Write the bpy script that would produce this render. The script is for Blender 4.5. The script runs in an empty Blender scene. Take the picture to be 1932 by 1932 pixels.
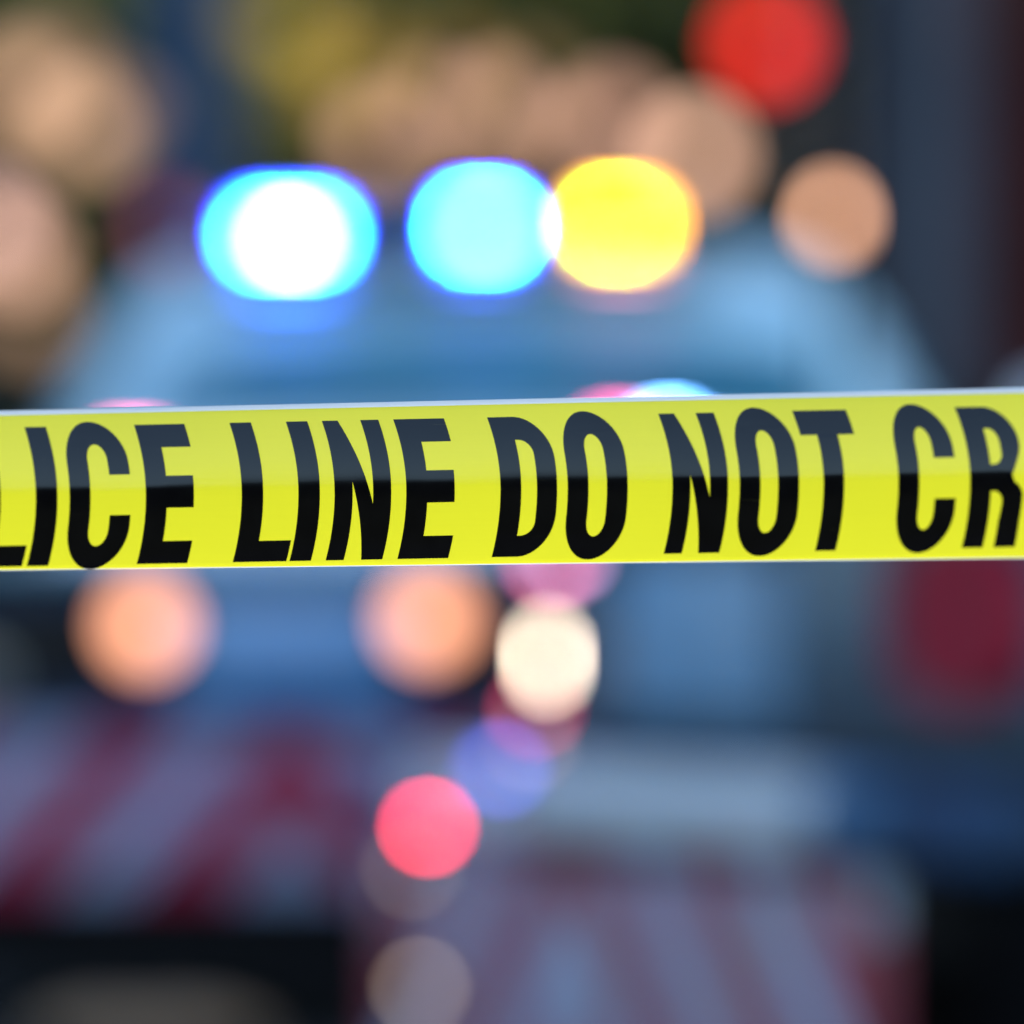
import bpy, bmesh, math, random
from mathutils import Vector, Matrix
from math import radians as R, sin, cos, pi

random.seed(7)
scene = bpy.context.scene
col = scene.collection

# ------------------------------------------------------------------ camera
H = 1.05                                   # lens height
EXPOSURE = 1.75
cam_d = bpy.data.cameras.new('camera')
cam = bpy.data.objects.new('camera', cam_d)
col.objects.link(cam)
cam.location = (0, 0, H)
cam.rotation_euler = (R(90), 0, 0)
cam_d.sensor_fit = 'HORIZONTAL'
cam_d.sensor_width = 24
cam_d.sensor_height = 24
cam_d.lens = 200                           # long lens wide open, as the photograph's
cam_d.clip_start = 0.1
cam_d.clip_end = 2000
cam_d.dof.use_dof = True
cam_d.dof.focus_distance = 4.10
cam_d.dof.aperture_fstop = 2.8
cam_d.dof.aperture_blades = 16
cam_d.dof.aperture_rotation = R(12)
scene.camera = cam

# ------------------------------------------------------------------ sky and sun
SUN_EL = R(32)
SUN_H = Vector((-0.55, 0.835, 0)).normalized()
world = bpy.data.worlds.new('World')
scene.world = world
world.use_nodes = True
wt = world.node_tree
bg = wt.nodes['Background']
sky = wt.nodes.new('ShaderNodeTexSky')
sky.sky_type = 'NISHITA'
sky.sun_disc = False
sky.sun_elevation = SUN_EL
sky.sun_rotation = math.atan2(SUN_H.x, SUN_H.y)
sky.air_density = 1.0
sky.dust_density = 0.0
sky.ozone_density = 1.6
wt.links.new(sky.outputs['Color'], bg.inputs['Color'])
bg.inputs['Strength'].default_value = 0.15

sun_d = bpy.data.lights.new('sun', 'SUN')
sun = bpy.data.objects.new('sun', sun_d)
col.objects.link(sun)
sun_d.energy = 2.1
sun_d.angle = R(0.5)
sun_d.color = (1.0, 0.92, 0.80)
to_sun = Vector((SUN_H.x * cos(SUN_EL), SUN_H.y * cos(SUN_EL), sin(SUN_EL)))
sun.rotation_euler = to_sun.to_track_quat('Z', 'Y').to_euler()
sun.location = (-30, -15, 60)

vs = scene.view_settings
vs.view_transform = 'Standard'
vs.look = 'None'
vs.exposure = EXPOSURE
vs.gamma = 1
vs.use_curve_mapping = False
cy = scene.cycles
cy.use_adaptive_sampling = False
cy.use_denoising = True
cy.max_bounces = 6
cy.sample_clamp_indirect = 4.0
cy.blur_glossy = 0.5
cy.caustics_reflective = False
cy.caustics_refractive = False

# ------------------------------------------------------------------ helpers
def at(px, py, D):
    """World point at distance D for a position in the 1932-pixel photograph."""
    k = 0.12 * D / 1932
    return Vector(((px - 966) * k, D, H - (py - 966) * k))

def srgb(r, g, b):
    f = lambda c: (c / 255 / 12.92) if c / 255 <= 0.04045 else ((c / 255 + 0.055) / 1.055) ** 2.4
    return (f(r), f(g), f(b))

def tag(o, label=None, cat=None, group=None, kind=None):
    if label: o['label'] = label
    if cat: o['category'] = cat
    if group: o['group'] = group
    if kind: o['kind'] = kind
    return o

def empty(name, loc, rz=0.0):
    o = bpy.data.objects.new(name, None)
    o.empty_display_size = 0.2
    o.location = loc
    o.rotation_euler = (0, 0, rz)
    col.objects.link(o)
    return o

_mats = {}
def mat(name, color, rough=0.5, metal=0.0, spec=0.5, coat=0.0, ior=1.5, vary=0.12, scale=8.0, bump=0.0,
        alt=None, trans=0.0):
    """Principled surface whose colour wanders a little (dirt, grain) with object-space noise."""
    if name in _mats: return _mats[name]
    m = bpy.data.materials.new(name)
    m.use_nodes = True
    nt = m.node_tree
    b = nt.nodes['Principled BSDF']
    b.inputs['Roughness'].default_value = rough
    b.inputs['Metallic'].default_value = metal
    b.inputs['Specular IOR Level'].default_value = spec
    b.inputs['IOR'].default_value = ior
    b.inputs['Coat Weight'].default_value = coat
    b.inputs['Coat Roughness'].default_value = 0.05
    tc = nt.nodes.new('ShaderNodeTexCoord')
    nz = nt.nodes.new('ShaderNodeTexNoise')
    nz.inputs['Scale'].default_value = scale
    nz.inputs['Detail'].default_value = 6
    nt.links.new(tc.outputs['Object'], nz.inputs['Vector'])
    mx = nt.nodes.new('ShaderNodeMix')
    mx.data_type = 'RGBA'
    c2 = alt if alt else tuple(c * (1 - vary) for c in color)
    mx.inputs['A'].default_value = (*color, 1)
    mx.inputs['B'].default_value = (*c2, 1)
    rp = nt.nodes.new('ShaderNodeMapRange')
    rp.inputs['From Min'].default_value = 0.35
    rp.inputs['From Max'].default_value = 0.65
    nt.links.new(nz.outputs['Fac'], rp.inputs['Value'])
    nt.links.new(rp.outputs['Result'], mx.inputs['Factor'])
    nt.links.new(mx.outputs['Result'], b.inputs['Base Color'])
    if bump:
        bp = nt.nodes.new('ShaderNodeBump')
        bp.inputs['Strength'].default_value = bump
        bp.inputs['Distance'].default_value = 0.02
        nt.links.new(nz.outputs['Fac'], bp.inputs['Height'])
        nt.links.new(bp.outputs['Normal'], b.inputs['Normal'])
    _mats[name] = m
    return m

def lamp_mat(name, rgb, k):
    """A lamp that gives off light; k is its brightness on the exposed picture."""
    if name in _mats: return _mats[name]
    m = bpy.data.materials.new(name)
    m.use_nodes = True
    b = m.node_tree.nodes['Principled BSDF']
    b.inputs['Base Color'].default_value = (*[min(0.6, c) for c in rgb], 1)
    b.inputs['Roughness'].default_value = 0.3
    b.inputs['Emission Color'].default_value = (*rgb, 1)
    b.inputs['Emission Strength'].default_value = k / (2 ** EXPOSURE)
    _mats[name] = m
    return m

class MB:
    """Collects shapes and links them as one mesh object."""
    def __init__(self):
        self.bm = bmesh.new()
    def _xf(self, verts, loc, rot=None):
        M = Matrix.Translation(loc)
        if rot: 
            from mathutils import Euler
            M = M @ Euler(rot).to_matrix().to_4x4()
        bmesh.ops.transform(self.bm, matrix=M, verts=verts)
    def box(self, c, s, rot=None, bev=0.0, mi=0):
        r = bmesh.ops.create_cube(self.bm, size=1)
        vv = r['verts']
        bmesh.ops.scale(self.bm, vec=s, verts=vv)
        fs = {f for v in vv for f in v.link_faces}
        if bev:
            ed = list({e for v in vv for e in v.link_edges})
            g = bmesh.ops.bevel(self.bm, geom=ed, offset=min(bev, min(s) * 0.45), segments=3, affect='EDGES', profile=0.6)
            vv = list({v for f in g['faces'] for v in f.verts} | {v for v in vv if v.is_valid})
            fs = {f for v in vv for f in v.link_faces}
        for f in fs: f.material_index = mi
        self._xf(vv, Vector(c), rot)
        return self
    def lathe(self, prof, c, axis='Z', n=32, mi=0):
        """prof: (radius, height) pairs turned round an axis through c."""
        rings = []
        for (r, h) in prof:
            ring = []
            for i in range(n):
                a = 2 * pi * i / n
                p = (r * cos(a), r * sin(a), h)
                if axis == 'X': p = (h, r * cos(a), r * sin(a))
                elif axis == 'Y': p = (r * cos(a), h, -r * sin(a))
                ring.append(self.bm.verts.new(Vector(p) + Vector(c)))
            rings.append(ring)
        for a, b in zip(rings, rings[1:]):
            for i in range(n):
                f = self.bm.faces.new((a[i], a[(i + 1) % n], b[(i + 1) % n], b[i])); f.material_index = mi
        for ring, flip in ((rings[0], True), (rings[-1], False)):
            f = self.bm.faces.new(list(reversed(ring)) if flip else ring); f.material_index = mi
        return self
    def tube(self, pts, rad, n=12, mi=0):
        pts = [Vector(p) for p in pts]
        rads = rad if isinstance(rad, (list, tuple)) else [rad] * len(pts)
        rings = []
        up = Vector((0, 0, 1))
        for i, p in enumerate(pts):
            t = (pts[min(i + 1, len(pts) - 1)] - pts[max(i - 1, 0)]).normalized()
            ref = up if abs(t.dot(up)) < 0.95 else Vector((1, 0, 0))
            u = t.cross(ref).normalized(); w = t.cross(u)
            rings.append([self.bm.verts.new(p + rads[i] * (u * cos(2 * pi * k / n) + w * sin(2 * pi * k / n))) for k in range(n)])
        for a, b in zip(rings, rings[1:]):
            for k in range(n):
                f = self.bm.faces.new((a[k], b[k], b[(k + 1) % n], a[(k + 1) % n])); f.material_index = mi
        f = self.bm.faces.new(rings[0]); f.material_index = mi
        f = self.bm.faces.new(list(reversed(rings[-1]))); f.material_index = mi
        return self
    def loft(self, rings, cap=True, mi=0):
        rv = [[self.bm.verts.new(Vector(p)) for p in ring] for ring in rings]
        n = len(rv[0])
        for a, b in zip(rv, rv[1:]):
            for k in range(n):
                f = self.bm.faces.new((a[k], a[(k + 1) % n], b[(k + 1) % n], b[k])); f.material_index = mi
        if cap:
            self.bm.faces.new(list(reversed(rv[0]))); self.bm.faces.new(rv[-1])
        return self
    def slab(self, pts, thick):
        """A solid panel: outline pts (3-D, planar) given a thickness vector."""
        a = [self.bm.verts.new(Vector(p)) for p in pts]
        b = [self.bm.verts.new(Vector(p) + Vector(thick)) for p in pts]
        n = len(a)
        self.bm.faces.new(a); self.bm.faces.new(list(reversed(b)))
        for i in range(n):
            self.bm.faces.new((a[i], b[i], b[(i + 1) % n], a[(i + 1) % n]))
        return self
    def sheet(self, grid, thick):
        """A curved panel: grid of points, thickened by a vector."""
        g = [[self.bm.verts.new(Vector(p)) for p in row] for row in grid]
        h = [[self.bm.verts.new(Vector(p) + Vector(thick)) for p in row] for row in grid]
        m, n = len(g), len(g[0])
        for i in range(m - 1):
            for j in range(n - 1):
                self.bm.faces.new((g[i][j], g[i][j + 1], g[i + 1][j + 1], g[i + 1][j]))
                self.bm.faces.new((h[i + 1][j], h[i + 1][j + 1], h[i][j + 1], h[i][j]))
        for j in range(n - 1):
            self.bm.faces.new((g[0][j + 1], g[0][j], h[0][j], h[0][j + 1]))
            self.bm.faces.new((g[-1][j], g[-1][j + 1], h[-1][j + 1], h[-1][j]))
        for i in range(m - 1):
            self.bm.faces.new((g[i][0], g[i + 1][0], h[i + 1][0], h[i][0]))
            self.bm.faces.new((g[i + 1][-1], g[i][-1], h[i][-1], h[i + 1][-1]))
        return self
    def build(self, name, mats, parent=None, smooth=35, loc=None):
        bmesh.ops.recalc_face_normals(self.bm, faces=self.bm.faces[:])
        me = bpy.data.meshes.new(name)
        self.bm.to_mesh(me); self.bm.free()
        for m in (mats if isinstance(mats, (list, tuple)) else [mats]): me.materials.append(m)
        if smooth:
            for p in me.polygons: p.use_smooth = True
            me.set_sharp_from_angle(angle=R(smooth))
        o = bpy.data.objects.new(name, me)
        if loc is not None: o.location = loc
        col.objects.link(o)
        if parent: o.parent = parent
        return o

def sgnpow(v, p): return math.copysign(abs(v) ** p, v)

# ------------------------------------------------------------------ materials
M = {}
M['white'] = mat('white_paint', (0.78, 0.79, 0.80), rough=0.22, coat=0.6, vary=0.05, scale=3)
M['navy'] = mat('navy_paint', (0.012, 0.032, 0.075), rough=0.5, coat=0.0, spec=0.14, vary=0.3, scale=4)
M['blue'] = mat('blue_paint', (0.04, 0.23, 0.50), rough=0.3, coat=0.4, vary=0.15, scale=4)
M['black'] = mat('black_plastic', (0.010, 0.010, 0.011), rough=0.6, spec=0.14, vary=0.3)
M['rubber'] = mat('rubber', (0.010, 0.010, 0.011), rough=0.9, spec=0.06, vary=0.3, bump=0.1, scale=30)
M['glass'] = mat('tinted_glass', (0.001, 0.14, 0.19), rough=0.3, spec=0.25, ior=1.5, vary=0.1, scale=1)
M['steel'] = mat('galvanised_steel', (0.45, 0.46, 0.47), rough=0.4, metal=0.9, vary=0.25, scale=12)
M['chrome'] = mat('chrome', (0.7, 0.7, 0.72), rough=0.12, metal=1.0, vary=0.05)
M['alloy'] = mat('alloy', (0.5, 0.5, 0.52), rough=0.3, metal=0.8, vary=0.1)
M['dark_red_lens'] = mat('dark_red_lens', (0.26, 0.003, 0.022), rough=0.5, spec=0.12, coat=0.0, vary=0.2, scale=20)
M['clear_lens'] = mat('clear_lens', (0.5, 0.52, 0.55), rough=0.08, coat=0.8, vary=0.1, scale=20)
M['asphalt'] = mat('asphalt', (0.048, 0.046, 0.043), rough=0.95, spec=0.08, alt=(0.034, 0.033, 0.032), scale=5, bump=0.3)
M['soil'] = mat('soil', (0.045, 0.042, 0.03), rough=0.95, spec=0.05, alt=(0.028, 0.03, 0.016), scale=0.6, bump=0.3)
M['concrete'] = mat('concrete', (0.30, 0.28, 0.25), rough=0.85, spec=0.2, vary=0.3, scale=3, bump=0.15)
M['roadpaint'] = mat('road_paint', (0.7, 0.69, 0.64), rough=0.7, vary=0.35, scale=14)

# ------------------------------------------------------------------ the setting: ground, road, pavements
def flat(name, x0, x1, y0, y1, z, m, kind='structure'):
    b = MB()
    nx, ny = 8, 24
    g = [[b.bm.verts.new((x0 + (x1 - x0) * i / nx, y0 + (y1 - y0) * j / ny, z)) for i in range(nx + 1)] for j in range(ny + 1)]
    for j in range(ny):
        for i in range(nx):
            b.bm.faces.new((g[j][i], g[j][i + 1], g[j + 1][i + 1], g[j + 1][i]))
    o = b.build(name, m, smooth=0)
    return tag(o, kind=kind)
flat('ground', -900, 900, -900, 900, -0.012, M['soil'])
flat('road', -4.6, 9.0, -60, 48, -0.004, M['asphalt'])
flat('cross_road', -120, 120, 48, 54, -0.004, M['asphalt'])
b = MB(); b.box((-5.75, 28, 0.055), (2.3, 42, 0.13), bev=0.02); tag(b.build('pavement', M['concrete']), kind='structure')
b = MB()
for k in range(14):
    y = -50 + k * 7
    b.bm.faces.new([b.bm.verts.new(p) for p in ((4.1, y, 0.001), (4.22, y, 0.001), (4.22, y + 3, 0.001), (4.1, y + 3, 0.001))])
tag(b.build('road_marking', M['roadpaint'], smooth=0), kind='structure')

# ------------------------------------------------------------------ buildings
def building(name, label, x0, x1, y0, y1, h, wall_m, trim_m, glass_m, face, floors, bays, group=None):
    """face: list of 'front' (y0 side), 'left' (x0), 'right' (x1) that carry windows."""
    root = empty(name, ((x0 + x1) / 2, (y0 + y1) / 2, 0))
    cx, cy_ = (x0 + x1) / 2, (y0 + y1) / 2
    tag(root, label, 'building', group)
    MB().box((0, 0, h / 2), (x1 - x0, y1 - y0, h)).build('wall', wall_m, root, smooth=0)
    b = MB()
    b.box((0, 0, h + 0.2), (x1 - x0 + 0.5, y1 - y0 + 0.5, 0.4), bev=0.05)
    b.build('cornice', trim_m, root)
    fh = (h - 1.0) / floors
    for side in face:
        n = bays[side]
        L = (x1 - x0) if side == 'front' else (y1 - y0)
        for f in range(floors):
            for k in range(n):
                t = -L / 2 + (k + 0.5) * L / n
                z = 1.0 + fh * (f + 0.5)
                w, hh = min(1.4, L / n * 0.55), fh * 0.58
                wm = MB(); pm = MB()
                if side == 'front':
                    y = -(y1 - y0) / 2
                    pm.box((t, y - 0.012, z), (w, 0.024, hh))
                    for sx in (-1, 1): wm.box((t + sx * (w / 2 + 0.05), y - 0.03, z), (0.1, 0.06, hh + 0.2))
                    for sz in (-1, 1): wm.box((t, y - 0.033, z + sz * (hh / 2 + 0.05)), (w, 0.066, 0.1))
                else:
                    s = -1 if side == 'left' else 1
                    x = s * (x1 - x0) / 2
                    pm.box((x + s * 0.012, t, z), (0.024, w, hh))
                    for sx in (-1, 1): wm.box((x + s * 0.03, t + sx * (w / 2 + 0.05), z), (0.06, 0.1, hh + 0.2))
                    for sz in (-1, 1): wm.box((x + s * 0.033, t, z + sz * (hh / 2 + 0.05)), (0.066, w, 0.1))
                fr = wm.build('window', trim_m, root, smooth=0)
                pm.build('pane', glass_m, fr, smooth=0)
    return root
maroon = mat('maroon_brick', (0.055, 0.016, 0.016), rough=0.9, spec=0.08, vary=0.35, scale=2.5, bump=0.2)
slate = mat('slate_render', (0.08, 0.088, 0.112), rough=0.85, spec=0.1, vary=0.25, scale=1.2)
olive = mat('olive_stucco', (0.10, 0.095, 0.055), rough=0.9, alt=(0.03, 0.04, 0.025), scale=0.5)
pale = mat('pale_brick', (0.30, 0.27, 0.22), rough=0.85, vary=0.3, scale=1.5)
dkglass = mat('window_glass', (0.02, 0.03, 0.04), rough=0.05, spec=0.6, vary=0.2)

# unseen block added left of the street to shade the vehicles
building('shade_block', 'tall pale brick block added out of view along the pavement to shade the parked vehicles',
         -16, -7, 20, 54, 12, pale, slate, dkglass, ['right', 'front'], 3, {'right': 8, 'front': 3})
# dark corner block at the right
building('corner_building', 'dark maroon brick building with a slate grey corner pier at the edge of the street',
         1.70, 16, 31, 46, 14, maroon, slate, dkglass, ['left'], 5, {'left': 5})
corner = [o for o in bpy.data.objects if o.name.startswith('corner_building')][0]
pb = MB()
pb.box((1.51 - 8.85, 31.0 - 38.5, 7), (0.25, 0.6, 14), bev=0.03)
pb.build('pier', slate, corner)
pb = MB()
pb.box((1.31 - 8.85, 31.1 - 38.5, 7), (0.18, 0.5, 14), bev=0.02)
pb.build('downpipe_casing', mat('near_black_paint', (0.014, 0.016, 0.024), rough=0.7, spec=0.1), corner)
# unseen dark shed added behind the camera to darken the tape's mirrored horizon
building('reflection_shed', 'long low dark shed added behind and left of the camera to darken the tape reflection', -52, -34, -60, 6, 6.5,
         mat('dark_cladding', (0.02, 0.021, 0.024), rough=0.8), slate, dkglass, [], 1, {})
# olive building closing the street
building('row_building', 'long olive stucco building closing the street behind the trees',
         -30, 30, 78, 90, 14, olive, slate, dkglass, ['front'], 4, {'front': 12})

# ------------------------------------------------------------------ trees
leaf_mats = [mat('leaf_green', (0.09, 0.13, 0.05), rough=0.6, vary=0.5, scale=1.2),
             mat('leaf_olive', (0.17, 0.19, 0.05), rough=0.6, vary=0.4, scale=1.2),
             mat('leaf_dark', (0.03, 0.055, 0.04), rough=0.6, vary=0.5, scale=1.2)]
bark = mat('bark', (0.07, 0.055, 0.045), rough=0.9, vary=0.4, scale=9, bump=0.4)
def tree(x, y, h, cr, cz, m, label, leaves=4200, seed=1, squash=1.0):
    rnd = random.Random(seed)
    root = empty('tree', (x, y, 0))
    tag(root, label, 'tree', 'trees across the end of the street')
    t = MB()
    t.tube([(0, 0, 0), (0.05, 0.02, h * 0.25), (-0.03, 0.05, h * 0.5), (0.02, 0, h * 0.8)], [0.20, 0.15, 0.11, 0.04])
    for k in range(9):
        a = rnd.uniform(0, 2 * pi); z0 = h * rnd.uniform(0.25, 0.6); L = cr * rnd.uniform(0.6, 0.95)
        t.tube([(0, 0, z0), (cos(a) * L * 0.5, sin(a) * L * 0.5, z0 + L * 0.45), (cos(a) * L, sin(a) * L, z0 + L * 0.75)], [0.07, 0.045, 0.015], n=7)
    t.build('trunk', bark, root)
    c = bmesh.new()
    clumps = []
    for k in range(46):
        u = Vector((rnd.gauss(0, 1), rnd.gauss(0, 1), rnd.gauss(0, 1))).normalized() * (rnd.random() ** 0.4)
        clumps.append((Vector((u.x * cr, u.y * cr, cz + u.z * cr * squash)), rnd.uniform(0.25, 0.55) * cr * 0.6, rnd.choice((0, 0, 0, 1))))
    for k in range(leaves):
        p0, r0, mi = rnd.choice(clumps)
        u = Vector((rnd.gauss(0, 1), rnd.gauss(0, 1), rnd.gauss(0, 1))).normalized() * (rnd.random() ** 0.5) * r0
        p = p0 + u
        n = Vector((rnd.gauss(0, 1), rnd.gauss(0, 1), rnd.gauss(0.4, 1))).normalized()
        a = n.cross(Vector((rnd.random(), rnd.random(), rnd.random()))).normalized(); b2 = n.cross(a)
        s = rnd.uniform(0.07, 0.17)
        f = c.faces.new([c.verts.new(p + a * s * ca + b2 * s * 0.6 * cb) for ca, cb in ((-1, 0), (-0.2, -1), (1, 0), (-0.2, 1))])
        f.material_index = mi if rnd.random() < 0.8 else 1 - mi
    me = bpy.data.meshes.new('crown'); c.to_mesh(me); c.free()
    for q in m: me.materials.append(q)
    o = bpy.data.objects.new('crown', me); col.objects.link(o); o.parent = root
    return root
def leafy(m, tint):
    nt = m.node_tree; b_ = nt.nodes['Principled BSDF']; out = nt.nodes['Material Output']
    tl = nt.nodes.new('ShaderNodeBsdfTranslucent'); tl.inputs['Color'].default_value = (*tint, 1)
    mx = nt.nodes.new('ShaderNodeMixShader'); mx.inputs[0].default_value = 0.38
    nt.links.new(b_.outputs[0], mx.inputs[1]); nt.links.new(tl.outputs[0], mx.inputs[2]); nt.links.new(mx.outputs[0], out.inputs['Surface'])
leafy(leaf_mats[0], (0.20, 0.27, 0.09)); leafy(leaf_mats[1], (0.32, 0.31, 0.06)); leafy(leaf_mats[2], (0.06, 0.09, 0.05))
G, O, K = leaf_mats
tree(-2.9, 57, 5.2, 2.3, 3.6, [G, O], 'green tree with mottled olive leaves at the far left end of the street', seed=3)
tree(-0.9, 60, 5.6, 2.4, 4.1, [K, G], 'dark tree behind the steel column, between two lighter trees', seed=5)
tree(0.2, 56, 5.4, 1.9, 4.4, [O, G], 'yellow olive tree above the flashing blue lights', seed=9)
tree(1.9, 58, 5.6, 2.2, 4.3, [G, O], 'olive green tree beside the red traffic signal', seed=12)
tree(4.9, 60, 5.5, 2.3, 3.8, [K, G], 'dark tree half hidden by the maroon corner building', seed=15)
tree(-5.9, 60, 5.5, 2.4, 3.8, [G, K], 'dark green tree standing beyond the row at the pavement side', seed=18)
# clipped hedge under the trees
hb = bmesh.new()
rnd = random.Random(4)
for k in range(9000):
    p = Vector((rnd.uniform(-9, 9), 64 + rnd.uniform(0, 1.2), rnd.uniform(0, 2.5)))
    n = Vector((rnd.gauss(0, 1), rnd.gauss(0, 1) - 0.8, rnd.gauss(0, 1))).normalized()
    a = n.cross(Vector((rnd.random(), rnd.random(), rnd.random()))).normalized(); b2 = n.cross(a); s = rnd.uniform(0.08, 0.17)
    hb.faces.new([hb.verts.new(p + a * s * ca + b2 * s * 0.6 * cb) for ca, cb in ((-1, 0), (-0.2, -1), (1, 0), (-0.2, 1))])
me = bpy.data.meshes.new('hedge'); hb.to_mesh(me); hb.free(); me.materials.append(K)
ho = bpy.data.objects.new('hedge', me); col.objects.link(ho)
tag(ho, 'tall dark clipped hedge running below the tree crowns', 'hedge')

# ------------------------------------------------------------------ bulb strings added as sun glints on the leaves
def glint_strings(label, D, bulbs, x_ends, z_ends, post_xs):
    root = empty('glint_strings', (0, D, 0))
    tag(root, label, 'added glint bulbs', 'bulb strings added as sun glints')
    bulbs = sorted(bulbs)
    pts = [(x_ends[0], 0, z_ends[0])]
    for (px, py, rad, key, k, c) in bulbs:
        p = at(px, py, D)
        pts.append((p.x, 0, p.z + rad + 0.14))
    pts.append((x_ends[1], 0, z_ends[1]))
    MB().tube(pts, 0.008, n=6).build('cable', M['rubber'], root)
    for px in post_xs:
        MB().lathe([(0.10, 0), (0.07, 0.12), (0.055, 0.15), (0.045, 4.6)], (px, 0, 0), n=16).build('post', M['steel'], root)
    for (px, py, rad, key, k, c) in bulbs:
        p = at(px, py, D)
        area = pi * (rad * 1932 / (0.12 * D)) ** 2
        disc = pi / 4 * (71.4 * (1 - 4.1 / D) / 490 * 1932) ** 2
        lm = lamp_mat('glint_glow_' + key, srgb(*c), 1.2 * k * max(1.0, disc / area))
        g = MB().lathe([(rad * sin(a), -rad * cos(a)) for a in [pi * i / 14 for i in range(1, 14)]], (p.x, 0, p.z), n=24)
        bo = g.build('glint_bulb', lm, root)
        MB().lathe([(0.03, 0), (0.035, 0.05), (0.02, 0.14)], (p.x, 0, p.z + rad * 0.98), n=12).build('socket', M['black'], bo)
    return root
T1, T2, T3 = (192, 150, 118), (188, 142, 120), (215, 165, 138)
glint_strings('sagging string of big warm bulbs added as sun glints above the police vehicle, under the trees', 41, [
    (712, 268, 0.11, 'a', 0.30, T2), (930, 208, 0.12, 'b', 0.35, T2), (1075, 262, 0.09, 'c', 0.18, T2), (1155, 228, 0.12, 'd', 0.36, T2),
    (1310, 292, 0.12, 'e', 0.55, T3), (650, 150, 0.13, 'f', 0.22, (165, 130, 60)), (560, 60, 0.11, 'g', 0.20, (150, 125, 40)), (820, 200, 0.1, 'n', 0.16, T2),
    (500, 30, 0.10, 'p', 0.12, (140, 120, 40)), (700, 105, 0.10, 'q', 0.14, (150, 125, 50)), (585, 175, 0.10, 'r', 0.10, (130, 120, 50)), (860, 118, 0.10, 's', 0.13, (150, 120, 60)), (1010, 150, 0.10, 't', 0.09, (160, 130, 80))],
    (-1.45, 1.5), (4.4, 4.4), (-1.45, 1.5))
glint_strings('string of big warm bulbs added as sun glints in the far left trees', 43, [
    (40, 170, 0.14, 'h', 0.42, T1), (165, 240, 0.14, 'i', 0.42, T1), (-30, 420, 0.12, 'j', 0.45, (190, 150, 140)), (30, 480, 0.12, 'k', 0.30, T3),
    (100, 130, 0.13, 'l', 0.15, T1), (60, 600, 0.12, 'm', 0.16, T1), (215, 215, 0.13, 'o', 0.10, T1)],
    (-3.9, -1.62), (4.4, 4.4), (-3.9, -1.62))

# ------------------------------------------------------------------ steel column with a small red lamp
p = at(362, 966, 30)
sc = empty('steel_column', (p.x, 30, 0))
tag(sc, 'dark blue painted steel column with a small red lamp on its side', 'column')
bluesteel = mat('blue_grey_steel', (0.028, 0.062, 0.135), rough=0.7, spec=0.12, vary=0.2, scale=3)
b = MB(); b.box((0, 0, 3.5), (0.28, 0.26, 7.0), bev=0.02); b.build('shaft', bluesteel, sc)
b = MB(); b.box((0, 0, 0.02), (0.5, 0.5, 0.04), bev=0.01)
for sx in (-1, 1):
    for sy in (-1, 1): b.lathe([(0.025, 0.04), (0.025, 0.09)], (sx * 0.19, sy * 0.19, 0), n=8)
b.build('base_plate', M['steel'], sc)
q = at(318, 448, 30)
b = MB(); b.box((-0.08, -0.15, q.z - 0.03), (0.08, 0.1, 0.04)); b.build('bracket', M['black'], sc)
dl = MB().lathe([(0.055, 0), (0.055, 0.05), (0.04, 0.09), (0.015, 0.11)], (q.x - p.x, -0.18, q.z - 0.03), n=20).build('lamp', lamp_mat('dim_red_glow', (1.0, 0.10, 0.18), 0.55), sc)

# ------------------------------------------------------------------ traffic signal
D = 31
s0 = at(1444, 84, D)
ts = empty('traffic_signal', (s0.x + 0.30, D, 0))
tag(ts, 'black traffic signal with its red light lit, on a dark pole', 'traffic signal')
b = MB(); b.lathe([(0.14, 0), (0.12, 0.25), (0.065, 0.3), (0.055, 4.2), (0.04, 4.25)], (0, 0, 0), n=20); b.build('pole', M['black'], ts)
hd = MB(); hd.box((-0.30, 0.06, s0.z - 0.30), (0.29, 0.22, 0.94), bev=0.05).build('housing', M['black'], ts)
for dz in (0.05, -0.65): MB().box((-0.09, 0.03, s0.z + dz), (0.18, 0.05, 0.05)).build('bracket', M['black'], ts)
red_on = lamp_mat('signal_red', (1.0, 0.026, 0.014), 3.5)
for i, (mm, dz) in enumerate(((red_on, 0), (mat('amber_off', (0.10, 0.05, 0.01), rough=0.3), -0.30), (mat('green_off', (0.01, 0.06, 0.04), rough=0.3), -0.60))):
    MB().lathe([(0.096, -0.05), (0.088, -0.065), (0.05, -0.08), (0.01, -0.084)], (-0.30, 0, s0.z + dz), axis='Y', n=28).build('signal_lens', mm, ts)
    v = MB()
    ring = []
    for r_ in (0.105, 0.113):
        ring.append([(-0.30 + r_ * cos(a), 0, s0.z + dz + r_ * sin(a)) for a in [R(-20) + R(220) * k / 20 for k in range(21)]])
    lo = [ring[0] + ring[1][::-1]]
    v.slab(lo[0], (0, -0.24, 0))
    v.build('visor', M['black'], ts)

# ------------------------------------------------------------------ amber beacon on a slender pole
D = 15.6
q = at(1572, 402, D)
bp = empty('beacon_pole', (q.x, D, 0))
tag(bp, 'slender steel pole topped by a glowing peach warning beacon', 'beacon')
MB().lathe([(0.16, 0), (0.15, 0.03), (0.02, 0.05), (0.011, 0.1), (0.011, q.z - 0.09)], (0, 0, 0), n=16).build('pole', M['black'], bp)
MB().lathe([(0.03, q.z - 0.09), (0.05, q.z - 0.075), (0.05, q.z - 0.035)], (0, 0, 0), n=20).build('beacon_base', M['black'], bp)
MB().lathe([(0.022, q.z - 0.035), (0.022, q.z + 0.005), (0.017, q.z + 0.018), (0.006, q.z + 0.024)], (0, 0, 0), n=20).build('beacon_lens', lamp_mat('peach_glow', srgb(222, 160, 122), 10), bp)

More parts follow.
